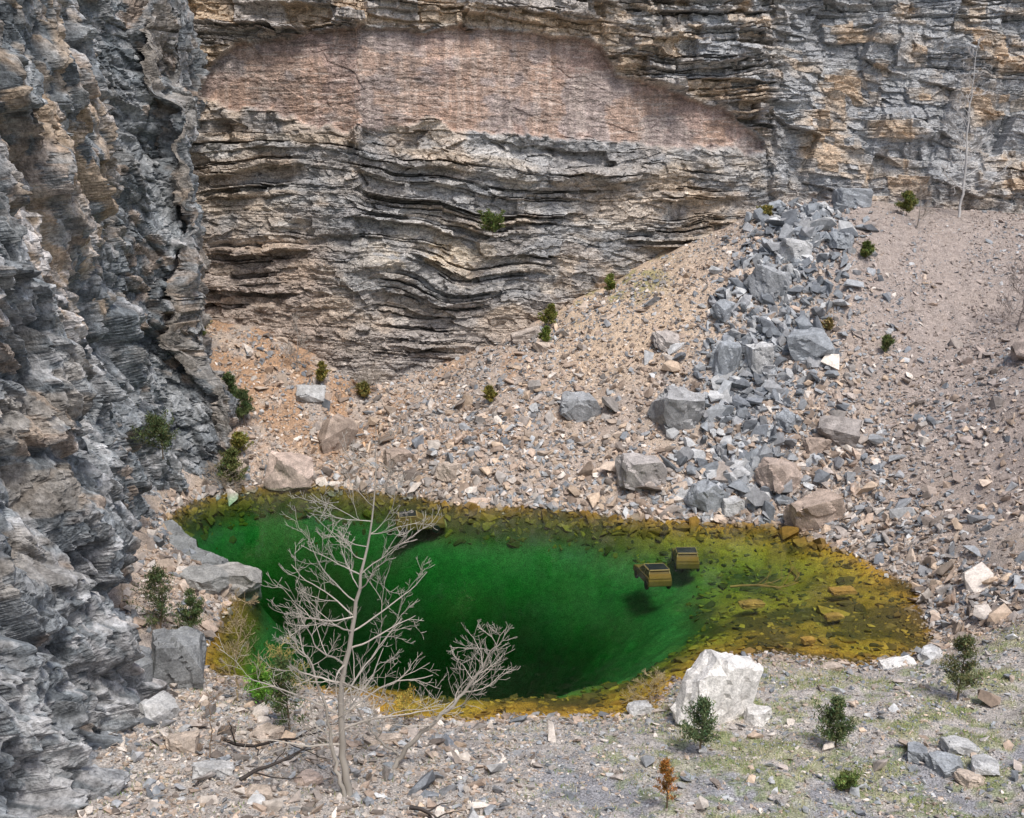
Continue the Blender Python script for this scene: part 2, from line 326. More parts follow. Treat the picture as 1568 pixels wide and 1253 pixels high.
c=mixc(c,[.30,.245,.19],ss(.50,.60,fbm(u*.5,v*.2,264,5))*ss(66,70,by)*.55)
c=mixc(c,[.13,.14,.10],ss(.6,-.1,Zg)*.7)
c*=(0.70+.6*fbm(u*3,v*3,265,4))[...,None]*1.05
make_mesh('left_cliff',np.stack([px,py,pz],-1).reshape(-1,3),grid_faces(*S.shape),c.reshape(-1,3),False,M_LWALL)
# ------------------------------------------------------------------ stones
def hull(seed,k=13,box=(1,.75,.5)):
    r=np.random.default_rng(seed);bm=bmesh.new()
    P=r.normal(0,1,(k,3));P/=np.linalg.norm(P,axis=1)[:,None];P*=r.uniform(.75,1.15,(k,1))
    P=np.sign(P)*np.abs(P)**.75*np.array(box)*.55
    for p in P:bm.verts.new(p)
    res=bmesh.ops.convex_hull(bm,input=bm.verts)
    dele=[g for g in res['geom_interior'] if isinstance(g,bmesh.types.BMVert)]
    if dele:bmesh.ops.delete(bm,geom=dele,context='VERTS')
    bmesh.ops.recalc_face_normals(bm,faces=bm.faces)
    bmesh.ops.triangulate(bm,faces=bm.faces)
    bm.verts.index_update()
    V=np.array([v.co[:] for v in bm.verts]);F=np.array([[v.index for v in f.verts] for f in bm.faces]);bm.free()
    return V,F
HU=[hull(300+i,8+i%5,(1,.5+.4*((i*37)%10)/10,.22+.36*((i*53)%10)/10)) for i in range(30)]
def stones(name,x,y,size,col,zoff=.15,tilt=.4,mat=M_STONE,seed=1):
    r=np.random.default_rng(seed);N=len(x);z=hz(x,y)
    e=.4
    gx=(hz(x+e,y,False)-hz(x-e,y,False))/(2*e);gy=(hz(x,y+e,False)-hz(x,y-e,False))/(2*e)
    yaw=r.uniform(0,6.283,N);tx=r.normal(0,tilt,N)+gy*.8;ty=r.normal(0,tilt,N)-gx*.8
    var=r.integers(0,len(HU),N);Vs=[];Fs=[];Cs=[];off=0
    for k in range(len(HU)):
        m=np.where(var==k)[0]
        if len(m)==0:continue
        V,F=HU[k];s=size[m][:,None,None]
        P=V[None]*s*(1+.35*r.uniform(-1,1,(len(m),1,3)))
        cz,sz=np.cos(yaw[m])[:,None],np.sin(yaw[m])[:,None]
        a=P[...,0]*cz-P[...,1]*sz;b=P[...,0]*sz+P[...,1]*cz;d=P[...,2]
        ct,st=np.cos(tx[m])[:,None],np.sin(tx[m])[:,None]
        b,d=b*ct-d*st,b*st+d*ct
        ct,st=np.cos(ty[m])[:,None],np.sin(ty[m])[:,None]
        a,d=a*ct+d*st,-a*st+d*ct
        P=np.stack([a+x[m][:,None],b+y[m][:,None],d+z[m][:,None]+size[m][:,None]*zoff],-1)
        Vs.append(P.reshape(-1,3));nv=len(V)
        Fs.append((F[None]+(np.arange(len(m))*nv)[:,None,None]+off).reshape(-1,3));off+=nv*len(m)
        Cs.append(np.repeat(col[m],nv,0))
    return make_mesh(name,np.concatenate(Vs),np.concatenate(Fs),np.concatenate(Cs),False,mat)
PW=np.array([[.52,.425,.345],[.48,.375,.30],[.66,.595,.53],[.34,.265,.21],[.44,.385,.345],[.57,.445,.335],[.37,.34,.315],[.23,.195,.17]])
PG=np.array([[.27,.29,.31],[.36,.375,.39],[.20,.215,.235],[.50,.505,.505],[.31,.315,.325]])
def pick(pal,N,p=None,r=rng):
    c=pal[r.choice(len(pal),N,p=p)];return c*(r.uniform(.68,1.28,N))[:,None]
from_poly=np.array(SH)
def inside(x,y,P=from_poly):
    r=np.zeros(x.shape,bool);j=len(P)-1
    for i in range(len(P)):
        xi,yi=P[i];xj,yj=P[j]
        c=((yi>y)!=(yj>y))&(x<(xj-xi)*(y-yi)/(yj-yi+1e-12)+xi);r^=c;j=i
    return r
def wall_ok(x,y):
    yb=np.interp(x,[-27,-18,-11.6,-7,2,9.6,17,23,29,43,60],[80.5,80,79,80.8,82.8,84.8,85.8,86.8,87.8,87.5,84])
    xl=np.interp(y,[20,26,31.5,36.5,38.6,42,47,51.5,55.5,60,63.5,66.4,68.4,72,76,80.3],[-12,-12.6,-13.9,-13.9,-15.3,-17.6,-18.6,-19.4,-21.2,-22.4,-22.6,-21.2,-18.6,-20.3,-23,-26])
    return (y<yb)&(x>xl)
def scatter(N,x0,x1,y0,y1,fn):
    x=rng.uniform(x0,x1,N);y=rng.uniform(y0,y1,N);k=wall_ok(x,y)&(rng.uniform(0,1,N)<fn(x,y));return x[k],y[k]
def dens(x,y):
    d=np.ones(x.shape);d[inside(x,y)]=.0
    return d*np.where((x>24)&(fbm(x*.2-y*.12,y*.05+x*.02,77,3)>.54),.35,1.)
x,y=scatter(84000,-26,46,41,87.5,dens)
k=(y>58)|(x>19)|(x<-13.5);x,y=x[k],y[k]
N=len(x);shd=np.clip((y-60)/22,0,1)
cl_n=fbm(x*.35,y*.35,89,3)
sz=np.exp(rng.normal(np.log(.26-.10*shd-.05*ss(22,30,x)),.5,N)+.9*(cl_n-.5));sz=np.clip(sz,.09,1.1)
c=pick(PW,N)
c=mixc(c,c*.0+np.array([.40,.34,.31])*rng.uniform(.6,1.3,N)[:,None],ss(20,28,x)*.75)
g=rng.uniform(0,1,N)<.32*ss(.45,.6,fbm(x*.15,y*.15,88,3))+.08;c[g]=pick(PG,g.sum())
lit=(x<-8)&(y>70)&(rng.uniform(0,1,N)<.3);c[lit]*=np.array([1.0,.82,.66])
stones('rubble_slope',x,y,sz,c,.14,.45,seed=2)
x,y=scatter(11000,-22,32,41,82,lambda x,y:np.where(inside(x,y),0,np.interp(y,[58,62,70,80],[1,1,.5,.15])*(.4+1.2*ss(.4,.6,fbm(x*.3,y*.3,90,3)))))
k=(y>58)|(x>19.5);x,y=x[k],y[k];N=len(x)
sz=np.clip(np.exp(rng.normal(np.log(.48),.45,N)),.25,1.8);sz*=np.where(x>24,.65,1)
c=pick(PW,N);g=rng.uniform(0,1,N)<.15;c[g]=pick(PG,g.sum())
stones('rubble_heap',x,y,sz,c,.18,.55,seed=3)
N=3100;tt=rng.uniform(0,1,N)**1.15
cx=np.interp(tt,[0,.25,.5,.75,1],[24.0,21.5,18,15.4,14.6]);cy=np.interp(tt,[0,.25,.5,.75,1],[84.5,78,71.5,65.5,60.3])
wd=np.interp(tt,[0,.3,.6,1],[2.2,2.3,2.1,2.2])
x=cx+rng.normal(0,1,N)*wd;y=cy+rng.normal(0,1.2,N);k=wall_ok(x,y)&~inside(x,y);x,y=x[k],y[k];N=len(x)
sz=np.clip(np.exp(rng.normal(np.log(.48),.55,N)),.18,2.0)
stones('grey_blockfall',x,y,sz,pick(PG,N),.26,.7,seed=4)
th_=rng.uniform(0,len(SH),5600);i0=th_.astype(int)%len(SH);f=(th_%1)[:,None];Pn=np.array(SH)
P=Pn[i0]*(1-f)+Pn[(i0+1)%len(SH)]*f+rng.normal(0,.7,(5600,2));x,y=P[:,0],P[:,1];k=wall_ok(x,y);x,y=x[k],y[k]
N=len(x);far=y>55;sz=np.where(far,np.exp(rng.normal(np.log(.42),.4,N)),np.exp(rng.normal(np.log(.17),.45,N)))
z=hz(x,y);c=pick(PW,N);g=rng.uniform(0,1,N)<.2;c[g]=pick(PG,g.sum());c=mixc(c,np.array([.28,.17,.035])*rng.uniform(.5,1.2,N)[:,None],ss(-.04,-.22,z))
stones('shore_stones',x,y,sz,c,.12,.35,seed=5)
x,y=scatter(5500,-12,21,35,63,lambda x,y:np.where(inside(x,y),1,0));z=hz(x,y);k=z>-2.0;x,y,z=x[k],y[k],z[k];N=len(x)
sz=np.clip(np.exp(rng.normal(np.log(.28),.5,N)),.1,1.1)
c=np.array([[.34,.19,.027],[.12,.08,.02],[.44,.26,.04],[.20,.13,.03],[.08,.06,.02]])[rng.integers(0,5,N)]*rng.uniform(.7,1.2,N)[:,None]
k=(sz*.5+z<0.0);stones('pond_bed_stones',x[k],y[k],sz[k],c[k],.02,.15,seed=6)
def fgd(x,y):
    p=fbm(x*.5,y*.5,99,3)
    return np.where(inside(x,y),0,np.where(x<1,.6+.4*ss(.4,.55,p),.4+.5*ss(.45,.6,p)))
x,y=scatter(64000,-14,25,24,46,fgd);N=len(x)
sz=np.clip(np.exp(rng.normal(np.log(.095),.55,N)),.035,.5)*np.where(x<0,1.2,.85)
c=pick(PW,N,p=[.14,.12,.26,.06,.2,.05,.13,.04]);g=rng.uniform(0,1,N)<.3*ss(-3,3,x)+.18;c[g]=pick(PG,g.sum())
stones('foreground_gravel',x,y,sz,c,.12,.3,seed=7)
x,y=scatter(3000,-14,24,25,45,lambda x,y:np.where(inside(x,y),0,np.where(x<-1,.85,.16)));N=len(x)
sz=np.clip(np.exp(rng.normal(np.log(.30),.45,N)),.16,1.0);c=pick(PW,N,p=[.1,.1,.28,.07,.2,.05,.15,.05]);g=rng.uniform(0,1,N)<.4;c[g]=pick(PG,g.sum())*1.1
stones('foreground_rocks',x,y,sz,c,.18,.45,seed=8)
# ------------------------------------------------------------------ boulders
def boulder(x,y,dim,col,yaw=0,tilt=(0,0),seed=0,sink=.25,dz=0,name='boulder'):
    r=np.random.default_rng(seed+50);bm=bmesh.new()
    bmesh.ops.create_cube(bm,size=1)
    for i in range(10):
        nv=Vector(r.normal(0,1,3)).normalized();dd=r.uniform(.34,.5)*(abs(nv.x)+abs(nv.y)+abs(nv.z))**.65
        g=bm.verts[:]+bm.edges[:]+bm.faces[:]
        res=bmesh.ops.bisect_plane(bm,geom=g,plane_co=nv*dd,plane_no=nv,clear_outer=True)
        e=[q for q in res['geom_cut'] if isinstance(q,bmesh.types.BMEdge)]
        if e:
            try:bmesh.ops.contextual_create(bm,geom=e)
            except Exception:pass
    bmesh.ops.triangulate(bm,faces=bm.faces)
    for _ in range(4):
        le=[e for e in bm.edges if e.calc_length()>.11]
        if not le:break
        bmesh.ops.subdivide_edges(bm,edges=le,cuts=1);bmesh.ops.triangulate(bm,faces=bm.faces)
    bmesh.ops.recalc_face_normals(bm,faces=bm.faces);bm.verts.index_update()
    V=np.array([v.co[:] for v in bm.verts]);Nn=np.array([v.normal[:] for v in bm.verts]);F=np.array([[v.index for v in f.verts] for f in bm.faces]);bm.free()
    a_=V[:,0]+.5*V[:,2]+seed;b_=V[:,1]-.6*V[:,2]
    fr_,fp_,_e=facet(a_*3,b_*3+seed,7)
    V=V+Nn*(.05*(fr_-.5)+.07*fp_+.04*(fbm(a_*5,b_*5,4,3)-.5))[:,None]
    V=V*np.array(dim)
    cc=np.array(col)*(.7+.6*fbm(V[:,0]*2+seed,V[:,2]*2+V[:,1],5,3))[:,None]
    ob=make_mesh(name,V,F,cc,False,M_BOULD)
    ob.location=(x,y,float(hz(np.array([x]),np.array([y]))[0])+dim[2]*(.5-sink)+dz);ob.rotation_euler=(tilt[0],tilt[1],yaw)
    return ob
GB=(.31,.33,.35);TN=(.50,.42,.35);PK=(.56,.45,.385);WH=(.74,.72,.69);LG=(.50,.50,.495);BR=(.40,.32,.265)
BL=[(7.6,35.0,(2.4,1.9,3.2),WH,.5,(.15,.30),.2),(9.1,34.3,(.9,.8,.6),WH,.9,(0,0),.2),
(-15.8,68.6,(3.3,2.2,2.3),PK,.2,(0,.1),.2),(-12.9,71.8,(2.0,1.6,2.7),BR,.5,(.2,.45),.2),(-15.5,76,(2.2,1.6,1.0),LG,.2,(.3,.1),.3),(-8,68.3,(1.8,1.2,1.2),BR,.3,(.2,.1),.3),(-4.3,66.3,(1.6,1.2,1.1),TN,1,(0,.1),.3),
(8.4,63.3,(2.9,2.,2.1),(.43,.40,.38),.3,(.2,0),.2),(12.3,61.3,(2.2,1.6,1.9),GB,.5,(0,.2),.15),(13.9,60.8,(1.2,1.,1.),LG,.2,(0,0),.2),(18.6,58.8,(3.2,2.1,2.1),BR,.2,(.1,-.2),.2),(17.2,62.3,(2.4,2.,1.7),(.42,.34,.29),.6,(.1,.1),.25),(21.5,64.5,(2.6,1.8,1.5),(.32,.29,.27),-.4,(.2,.1),.25),
(11.4,67,(3.2,2.2,2.9),(.37,.37,.37),.3,(.3,.1),.3),(4.9,70.2,(2.7,1.8,1.9),(.34,.35,.36),.1,(.2,.1),.3),(15.2,70.3,(1.9,1.5,2.6),GB,.4,(.2,.1),.25),(17.6,70.3,(1.7,1.3,2.1),LG,.2,(.1,-.1),.2),(21.2,71,(3.,2.2,2.0),GB,-.2,(.1,-.1),.25),
(19.3,76,(2.7,2.1,2.4),(.34,.35,.36),.4,(.2,.2),.25),(21.9,79,(2.2,1.8,1.7),LG,.3,(0,.1),.2),(25.8,79.5,(1.8,1.5,1.2),GB,.3,(0,.1),.2),(15.9,75,(2.0,1.5,1.4),GB,.7,(.2,.1),.3),(18.7,66,(1.5,1.2,1.2),GB,.6,(.2,.1),.3),(20,63.9,(1.5,1.1,1.1),BR,.1,(0,0),.3),
(28.5,86.2,(2.8,1.8,1.5),GB,.1,(0,0),.2),(34.,64.6,(2.6,2.,1.7),(.40,.33,.29),-.2,(.1,-.3),.4),(11.5,74,(2.0,1.5,.9),(.44,.40,.37),.4,(.4,.1),.3),(2.5,78.5,(1.6,1.2,.8),TN,.4,(.3,.1),.3),(1.2,80.8,(2.4,1.2,.9),(.46,.40,.35),.1,(.2,-.3),.3),
(14.3,29.9,(1.1,.8,.5),GB,.5,(.1,.1),.2),(15.4,29.6,(1.2,.8,.45),LG,1.2,(0,.2),.2),(15.1,30.8,(1.1,.8,.4),LG,.2,(0,.1),.2),(13.6,30.6,(.9,.6,.4),GB,1.2,(0,.1),.2),(14.7,29.1,(.9,.7,.35),TN,.2,(0,.1),.2),(5.0,36.3,(.9,.6,.6),LG,.3,(0,.2),.2),(16.3,39.4,(1.5,.8,.4),WH,.2,(0,0),.3),(13.6,39.6,(.9,.6,.3),TN,.1,(0,0),.3),(18.,40.,(1.1,.7,.6),LG,.6,(0,0),.3),
(-14.6,49.3,(3.0,2.2,1.6),(.34,.33,.31),.3,(.05,.15),.4),(-15.4,47.6,(1.8,1.6,1.),(.30,.30,.29),.8,(.1,.1),.3),(-16.6,51.6,(2.2,1.6,1.4),(.24,.25,.25),-.5,(.1,.1),.4),(-17.8,53.4,(2.,1.5,1.2),(.24,.25,.25),-.2,(.1,0),.4),(-19.4,55.9,(2.4,1.6,1.5),(.24,.25,.25),-.6,(0,.2),.4),(-20.8,58.3,(1.8,1.5,1.2),(.24,.25,.25),-.6,(0,.2),.4),
(-13.4,37.3,(2.0,1.8,2.5),(.26,.27,.275),.2,(.05,-.05),.2),(-14.6,34.8,(2.,2.,2.3),(.25,.26,.265),.4,(.1,.05),.2),(-12.9,33.4,(1.2,1.,.9),LG,.8,(.1,.1),.2),(-11.2,31.0,(1.0,.8,.6),TN,.1,(.1,.1),.2),(-9.4,28.5,(1.2,.7,.5),LG,.3,(0,.1),.2),(-6.5,28.8,(.8,.6,.4),PK,.7,(0,0),.2),(-7.6,27.0,(.9,.6,.45),TN,.2,(0,0),.2),(-4.6,32.4,(1.3,.6,.4),TN,.3,(0,0),.3),(-8.7,32.3,(1.1,.8,.5),TN,1.,(0,0),.3)]
for i,(x,y,d,cl,yw,tl_,sk) in enumerate(BL): boulder(x,y,d,cl,yw,tl_,i+(91 if i==0 else 0),sk)
for i,(x,y,d) in enumerate([(17.2,49.2,(1.3,.7,.35)),(13.7,43.2,(.6,.35,.3)),(15.8,46.2,(.9,.5,.25)),(12.2,48,(1.2,.7,.3))]):
    b=boulder(x,y,d,(.34,.21,.05),.2,(0,0),80+i,.3,name='pond_rock');b.location.z=(-.17,-.09,-.25,-.35)[i]
# ------------------------------------------------------------------ water
def water():
    bm=bmesh.new();r=bmesh.ops.create_cube(bm,size=1)
    for v in bm.verts: v.co=Vector((-2+v.co.x*52,51+v.co.y*40,-8+v.co.z*16))
    me=bpy.data.meshes.new('pond_water');bm.to_mesh(me);bm.free()
    ob=bpy.data.objects.new('pond_water',me);COL.objects.link(ob)
    m=bpy.data.materials.new('green_water');m.use_nodes=True;nt=m.node_tree;N=nt.nodes;L=nt.links;N.clear()
    out=N.new('ShaderNodeOutputMaterial');tr=N.new('ShaderNodeBsdfTransparent');gl=N.new('ShaderNodeBsdfGlossy');gl.inputs['Roughness'].default_value=.04
    fr=N.new('ShaderNodeFresnel');fr.inputs['IOR'].default_value=1.33
    mm=N.new('ShaderNodeMath');mm.operation='MULTIPLY';mm.inputs[1].default_value=.6;L.new(fr.outputs[0],mm.inputs[0])
    mx=N.new('ShaderNodeMixShader');L.new(mm.outputs[0],mx.inputs[0]);L.new(tr.outputs[0],mx.inputs[1]);L.new(gl.outputs[0],mx.inputs[2]);L.new(mx.outputs[0],out.inputs['Surface'])
    nz=N.new('ShaderNodeTexNoise');nz.inputs['Scale'].default_value=2.2;nz.inputs['Detail'].default_value=2
    geo=N.new('ShaderNodeNewGeometry');L.new(geo.outputs['Position'],nz.inputs['Vector'])
    bp=N.new('ShaderNodeBump');bp.inputs['Strength'].default_value=.2;bp.inputs['Distance'].default_value=.05;L.new(nz.outputs['Fac'],bp.inputs['Height']);L.new(bp.outputs[0],gl.inputs['Normal'])
    va=N.new('ShaderNodeVolumeAbsorption');va.inputs['Density'].default_value=.36;va.inputs['Color'].default_value=(.30,.765,.48,1)
    L.new(va.outputs[0],out.inputs['Volume'])
    me.materials.append(m)
water()
# ------------------------------------------------------------------ plants
class Tubes:
    def __init__(s):s.V=[];s.F=[];s.C=[];s.n=0
    def add(s,P,R,col,sides=5):
        P=np.asarray(P,float);R=np.asarray(R,float);k=len(P)
        T=np.gradient(P,axis=0);T/=np.linalg.norm(T,axis=1)[:,None]+1e-9
        ref=np.array([.3,.9,.1]);A=np.cross(T,ref);A/=np.linalg.norm(A,axis=1)[:,None]+1e-9;B=np.cross(T,A)
        an=np.arange(sides)*2*np.pi/sides
        V=P[:,None]+R[:,None,None]*(A[:,None]*np.cos(an)[None,:,None]+B[:,None]*np.sin(an)[None,:,None])
        i=np.arange(k*sides).reshape(k,sides);j=np.roll(i,-1,1)
        F=np.stack([i[:-1],j[:-1],j[1:],i[1:]],-1).reshape(-1,4)+s.n
        s.V.append(V.reshape(-1,3));s.F.append(F);s.C.append(np.tile(np.asarray(col),(k*sides,1)));s.n+=k*sides
    def build(s,name,loc,mat=M_BARK):
        ob=make_mesh(name,np.concatenate(s.V),np.concatenate(s.F),np.concatenate(s.C),True,mat);ob.location=loc;return ob
def grow(T,r,p,d,L,rad,depth,col,up=.35,wig=.22,nchild=5,minr=.006):
    k=max(4,int(L/.18)+2);k=min(k,12);pts=[p];dd=np.array(d,float);dd/=np.linalg.norm(dd)
    for i in range(k-1):
        dd=dd+r.normal(0,wig/ (k**.5)*1.2,3)+np.array([0,0,up/k*1.3]);dd/=np.linalg.norm(dd);pts.append(pts[-1]+dd*L/(k-1))
    pts=np.array(pts);R=np.linspace(rad,max(rad*.3,minr),k)
    T.add(pts,R,np.array(col)*r.uniform(.85,1.15),5 if depth>1 else 3)
    if depth<=0:return
    for c in range(nchild):
        f=.2+.78*(c+r.uniform(0,1))/nchild;i=int(f*(k-1));q=pts[i]
        ax=pts[min(i+1,k-1)]-pts[i-1 if i else 0];ax/=np.linalg.norm(ax)+1e-9
        pr=r.normal(0,1,3);pr-=ax*pr.dot(ax);pr/=np.linalg.norm(pr);an=r.uniform(.5,.9)
        nd=ax*math.cos(an)+pr*math.sin(an)
        grow(T,r,q,nd,L*r.uniform(.35,.62)*(1.15-f*.4),max(R[i]*.5,minr),depth-1,col,up,wig,max(3,nchild-1),minr)
def gz(x,y):return float(hz(np.array([float(x)]),np.array([float(y)]))[0])
def bare_tree(name,x,y,trunk,rads,limbs,seed,col=(.48,.44,.385),lmax=2.6,depth=2,nchild=6,minr=.009,z=None,hmin=.2):
    r=np.random.default_rng(seed);T=Tubes();tp=np.array(trunk,float)
    s=np.linspace(0,1,len(tp));sd=np.linspace(0,1,26)
    P=np.stack([np.interp(sd,s,tp[:,i]) for i in range(3)],-1)
    for _ in range(2):P[1:-1]=P[:-2]*.25+P[1:-1]*.5+P[2:]*.25
    P[1:]+=r.normal(0,.03,P[1:].shape);R=np.interp(sd,s,rads);T.add(P,R,np.array(col)*.85,8)
    for i in range(limbs):
        f=hmin+(1-hmin)*(i+r.uniform(0,.8))/limbs;f=min(f,.98);k=int(f*25);a=r.uniform(0,6.28) if i%3 else (0 if r.uniform()<.5 else math.pi)+r.normal(0,.4)
        L=lmax*(1.1-f)**.6*r.uniform(.6,1.1)+.3
        grow(T,r,P[k],(math.cos(a),math.sin(a),r.uniform(.1,.6)),L,max(R[k]*.42,.013),depth,np.array(col)*1.05,.45,.38,nchild,minr)
    return T.build(name,(x,y,(gz(x,y) if z is None else z)-.1))
bare_tree('bare_tree',-5,27.8,[(0,0,0),(-.15,0,1.2),(-.2,0,2.8),(.1,0,4.9),(.45,0,6.6),(.75,0,8.1),(1.05,0,9.5),(1.15,0,11.8)],[.13,.11,.095,.078,.055,.036,.022,.009],32,11,lmax=3.6,depth=3,nchild=4,hmin=.20,minr=.0065)
bare_tree('bare_tree',-5.1,27.6,[(0,0,0),(-.3,.1,1.2),(-.45,.2,2.6),(-.9,.3,4.2),(-1.6,.4,5.4)],[.075,.06,.045,.03,.01],13,12,lmax=2.4,depth=2,hmin=.35,minr=.0065,nchild=5)
bare_tree('bare_tree',-4,30.2,[(0,0,0),(.5,0,.8),(1.3,0,1.6),(2.3,0,2.6),(3.0,0,3.6),(3.8,0,5.1)],[.09,.08,.065,.05,.03,.008],15,13,lmax=2.5,hmin=.4,minr=.0065,nchild=5)
bare_tree('bare_tree',-3.6,31,[(0,0,0),(-.8,0,.6),(-1.5,0,1.6),(-1.9,0,2.8)],[.05,.04,.025,.008],10,14,lmax=1.4,hmin=.3,minr=.006,nchild=5)
bare_tree('bare_sapling',-10.6,35.8,[(0,0,0),(-.1,0,1.5),(.2,0,3),(.5,0,4.6)],[.04,.03,.02,.008],16,15,col=(.42,.33,.20),lmax=1.5,hmin=.2,minr=.007)
bare_tree('bare_sapling',-9.2,36.4,[(0,0,0),(.2,0,1.2),(.1,0,2.4)],[.035,.025,.008],14,16,col=(.48,.40,.15),lmax=1.3,hmin=.15,minr=.007)
bare_tree('bare_sapling',-10,30.2,[(0,0,0),(.1,0,1.6),(0,0,3.2)],[.025,.018,.006],6,17,col=(.36,.27,.2),lmax=.7,minr=.006)
bare_tree('bare_tree',36.7,84,[(0,0,0),(.2,0,4),(.0,0,8),(.3,0,14)],[.11,.09,.06,.015],26,18,col=(.60,.58,.56),lmax=3.2,nchild=5,minr=.016)
bare_tree('bare_sapling',32.5,82,[(0,0,0),(.2,0,2),(0,0,4)],[.05,.035,.015],8,19,col=(.4,.35,.3),lmax=1.3,minr=.012)
bare_tree('bare_shrub',35.4,70,[(0,0,0),(.3,0,2),(.6,0,5)],[.08,.05,.02],14,20,col=(.28,.24,.22),lmax=2.4,nchild=5,minr=.014,hmin=.1)
bare_tree('bare_shrub',-11.5,77.5,[(0,0,0),(.3,0,1),(.4,0,2.2)],[.04,.03,.015],14,21,col=(.42,.37,.32),lmax=1.8,minr=.01,hmin=.05)
bare_tree('bare_shrub',-16.8,77.5,[(0,0,0),(.1,0,2),(.2,0,4.5)],[.05,.03,.015],14,22,col=(.4,.36,.32),lmax=1.8,minr=.01,hmin=.2)
bare_tree('bare_shrub',-19.7,66.8,[(0,0,0),(-.3,0,1),(-.8,0,2.2)],[.04,.03,.015],14,23,col=(.42,.35,.28),lmax=1.8,minr=.01,hmin=.05)
bare_tree('bare_shrub',5.6,37.3,[(0,0,0),(0,0,.6),(.1,0,1.3)],[.03,.02,.01],14,24,col=(.5,.4,.24),lmax=.8,hmin=.05,minr=.006)
T=Tubes();r=np.random.default_rng(3);grow(T,r,np.array([0,0,0.]),(1,.2,.1),3.6,.07,2,(.30,.20,.06),.2,.3,4,.014);T.build('sunken_branch',(11.6,50.3,-.35))
for i,(x,y,dx,dy,L) in enumerate([(-10,31.5,1,-.6,5.2),(-8.2,27.3,.7,.7,2.4),(-3,26.3,1,.15,2)]):
    T=Tubes();r=np.random.default_rng(60+i);grow(T,r,np.array([0,0,0.]),(dx,dy,-.02),L,.08,1,(.07,.06,.055),0.05,.35,4,.012);T.build('fallen_branch',(x,y,gz(x,y)+.3))
def evergreen(name,x,y,h,wd,seed,col=(.055,.085,.03),z=None,dens_=1.,cone=True,leaf=.07):
    r=np.random.default_rng(seed);T=Tubes();top=np.array([r.normal(0,.06)*h,0,h])
    T.add([np.zeros(3),top*.5+r.normal(0,.02,3)*h,top],[.022*h**.7,.014*h**.7,.004],(.20,.15,.10),5)
    nl=int(38*dens_);Cn=[];lean=r.uniform(0,6.28)
    for i in range(nl):
        f=r.uniform(.10,1)**.8;a=r.uniform(0,6.28);rad=wd*.5*((1-f)**.8 if cone else math.sin(math.pi*min(f*.85+.12,1)))*r.uniform(.35,1.25)*(1+.25*math.cos(a-lean))+.04*h
        p0=top*f*.9;p1=p0+np.array([math.cos(a)*rad,math.sin(a)*rad,rad*r.uniform(.25,1.0)])
        T.add([p0,(p0+p1)/2+[0,0,-.02],p1],[.009*h**.5,.006*h**.5,.003],(.18,.13,.08),4)
        for g in np.linspace(.35,1.08,5):Cn.append((p0+(p1-p0)*g,r.uniform(.6,1.4)))
    Vt=np.concatenate(T.V);Ft=np.concatenate(T.F);Ct=np.concatenate(T.C)
    C=np.array([c for c,_ in Cn]);B=np.array([b for _,b in Cn]);K=20
    cen=np.repeat(C,K,0)+r.normal(0,1,(len(C)*K,3))*.045*wd**.6*h**.25;br=np.repeat(B,K)
    M=len(cen);d1=r.normal(0,1,(M,3));d1[:,2]=np.abs(d1[:,2])+.3;d1/=np.linalg.norm(d1,axis=1)[:,None];d2=np.cross(d1,r.normal(0,1,(M,3)));d2/=np.linalg.norm(d2,axis=1)[:,None]
    s=(leaf*r.uniform(.6,1.4,M))[:,None]
    Q=np.stack([cen-d2*s*.2,cen+d2*s*.2,cen+d1*s+d2*s*.06,cen+d1*s-d2*s*.06],1).reshape(-1,3)
    Fq=np.arange(M*4).reshape(-1,4)+len(Vt)
    cl=np.array(col)[None]*1.6*br[:,None]*r.uniform(.7,1.35,(M,1));cl[:,0]*=r.uniform(.8,1.5,M)
    ob=make_mesh(name,np.concatenate([Vt,Q]),np.concatenate([Ft,Fq]),np.concatenate([Ct,np.repeat(cl,4,0)]),False,M_LEAF)
    ob.location=(x,y,(gz(x,y) if z is None else z)-.05);return ob
EV=[(-8.0,33.0,3.1,1.7,(.05,.085,.03)),(-9.6,35.6,1.7,1.6,(.09,.22,.03)),(-15.5,41.2,3.3,2.2,(.05,.075,.03)),(-14.5,42.2,2.6,1.4,(.05,.08,.03)),
(6.4,31.1,2.1,1.6,(.055,.09,.04)),(11.2,31.6,1.9,1.6,(.055,.085,.035)),(16.9,35.0,2.8,1.5,(.08,.10,.045)),
(2.7,79,1.5,.9,(.09,.13,.03)),(2.9,81,2.,1.5,(.10,.12,.03)),(8,82.8,1.8,1.1,(.10,.13,.03)),(32.4,84,2.,1.8,(.09,.11,.03)),(27.2,78,1.4,1.2,(.08,.11,.03)),(26.4,70,1.3,1.2,(.08,.11,.04)),
(22.9,72.5,1.,1.,(.14,.12,.05)),(-1.6,73,1.3,1.,(.12,.12,.03)),(-14.9,77,2.,1.,(.12,.12,.03)),(-20.9,73.4,3.2,2.2,(.05,.08,.03)),(-19.8,72.4,2.8,2.2,(.05,.08,.03)),(-19.3,67.3,3.,2.2,(.07,.09,.03)),(-19.4,69.6,1.8,1.8,(.12,.13,.03)),(-11.5,77,1.5,1.4,(.13,.13,.04)),(21,84.7,1.,1.6,(.14,.14,.04))]
for i,(x,y,h,w_,cl) in enumerate(EV): evergreen('evergreen_shrub' if h<2.3 else 'cedar_tree',x,y,h,w_,100+i,cl,leaf=.09 if y<50 else .15)
evergreen('evergreen_shrub',-1.5,80.0,1.7,1.9,140,(.06,.09,.025),z=16.9,cone=False,leaf=.15)
evergreen('evergreen_shrub',-17.4,48.5,2.2,2.,141,(.05,.075,.03),z=7.2,cone=False,leaf=.11)
evergreen('evergreen_shrub',-24.3,78,1.4,1.4,142,(.07,.10,.03),cone=False,leaf=.13)
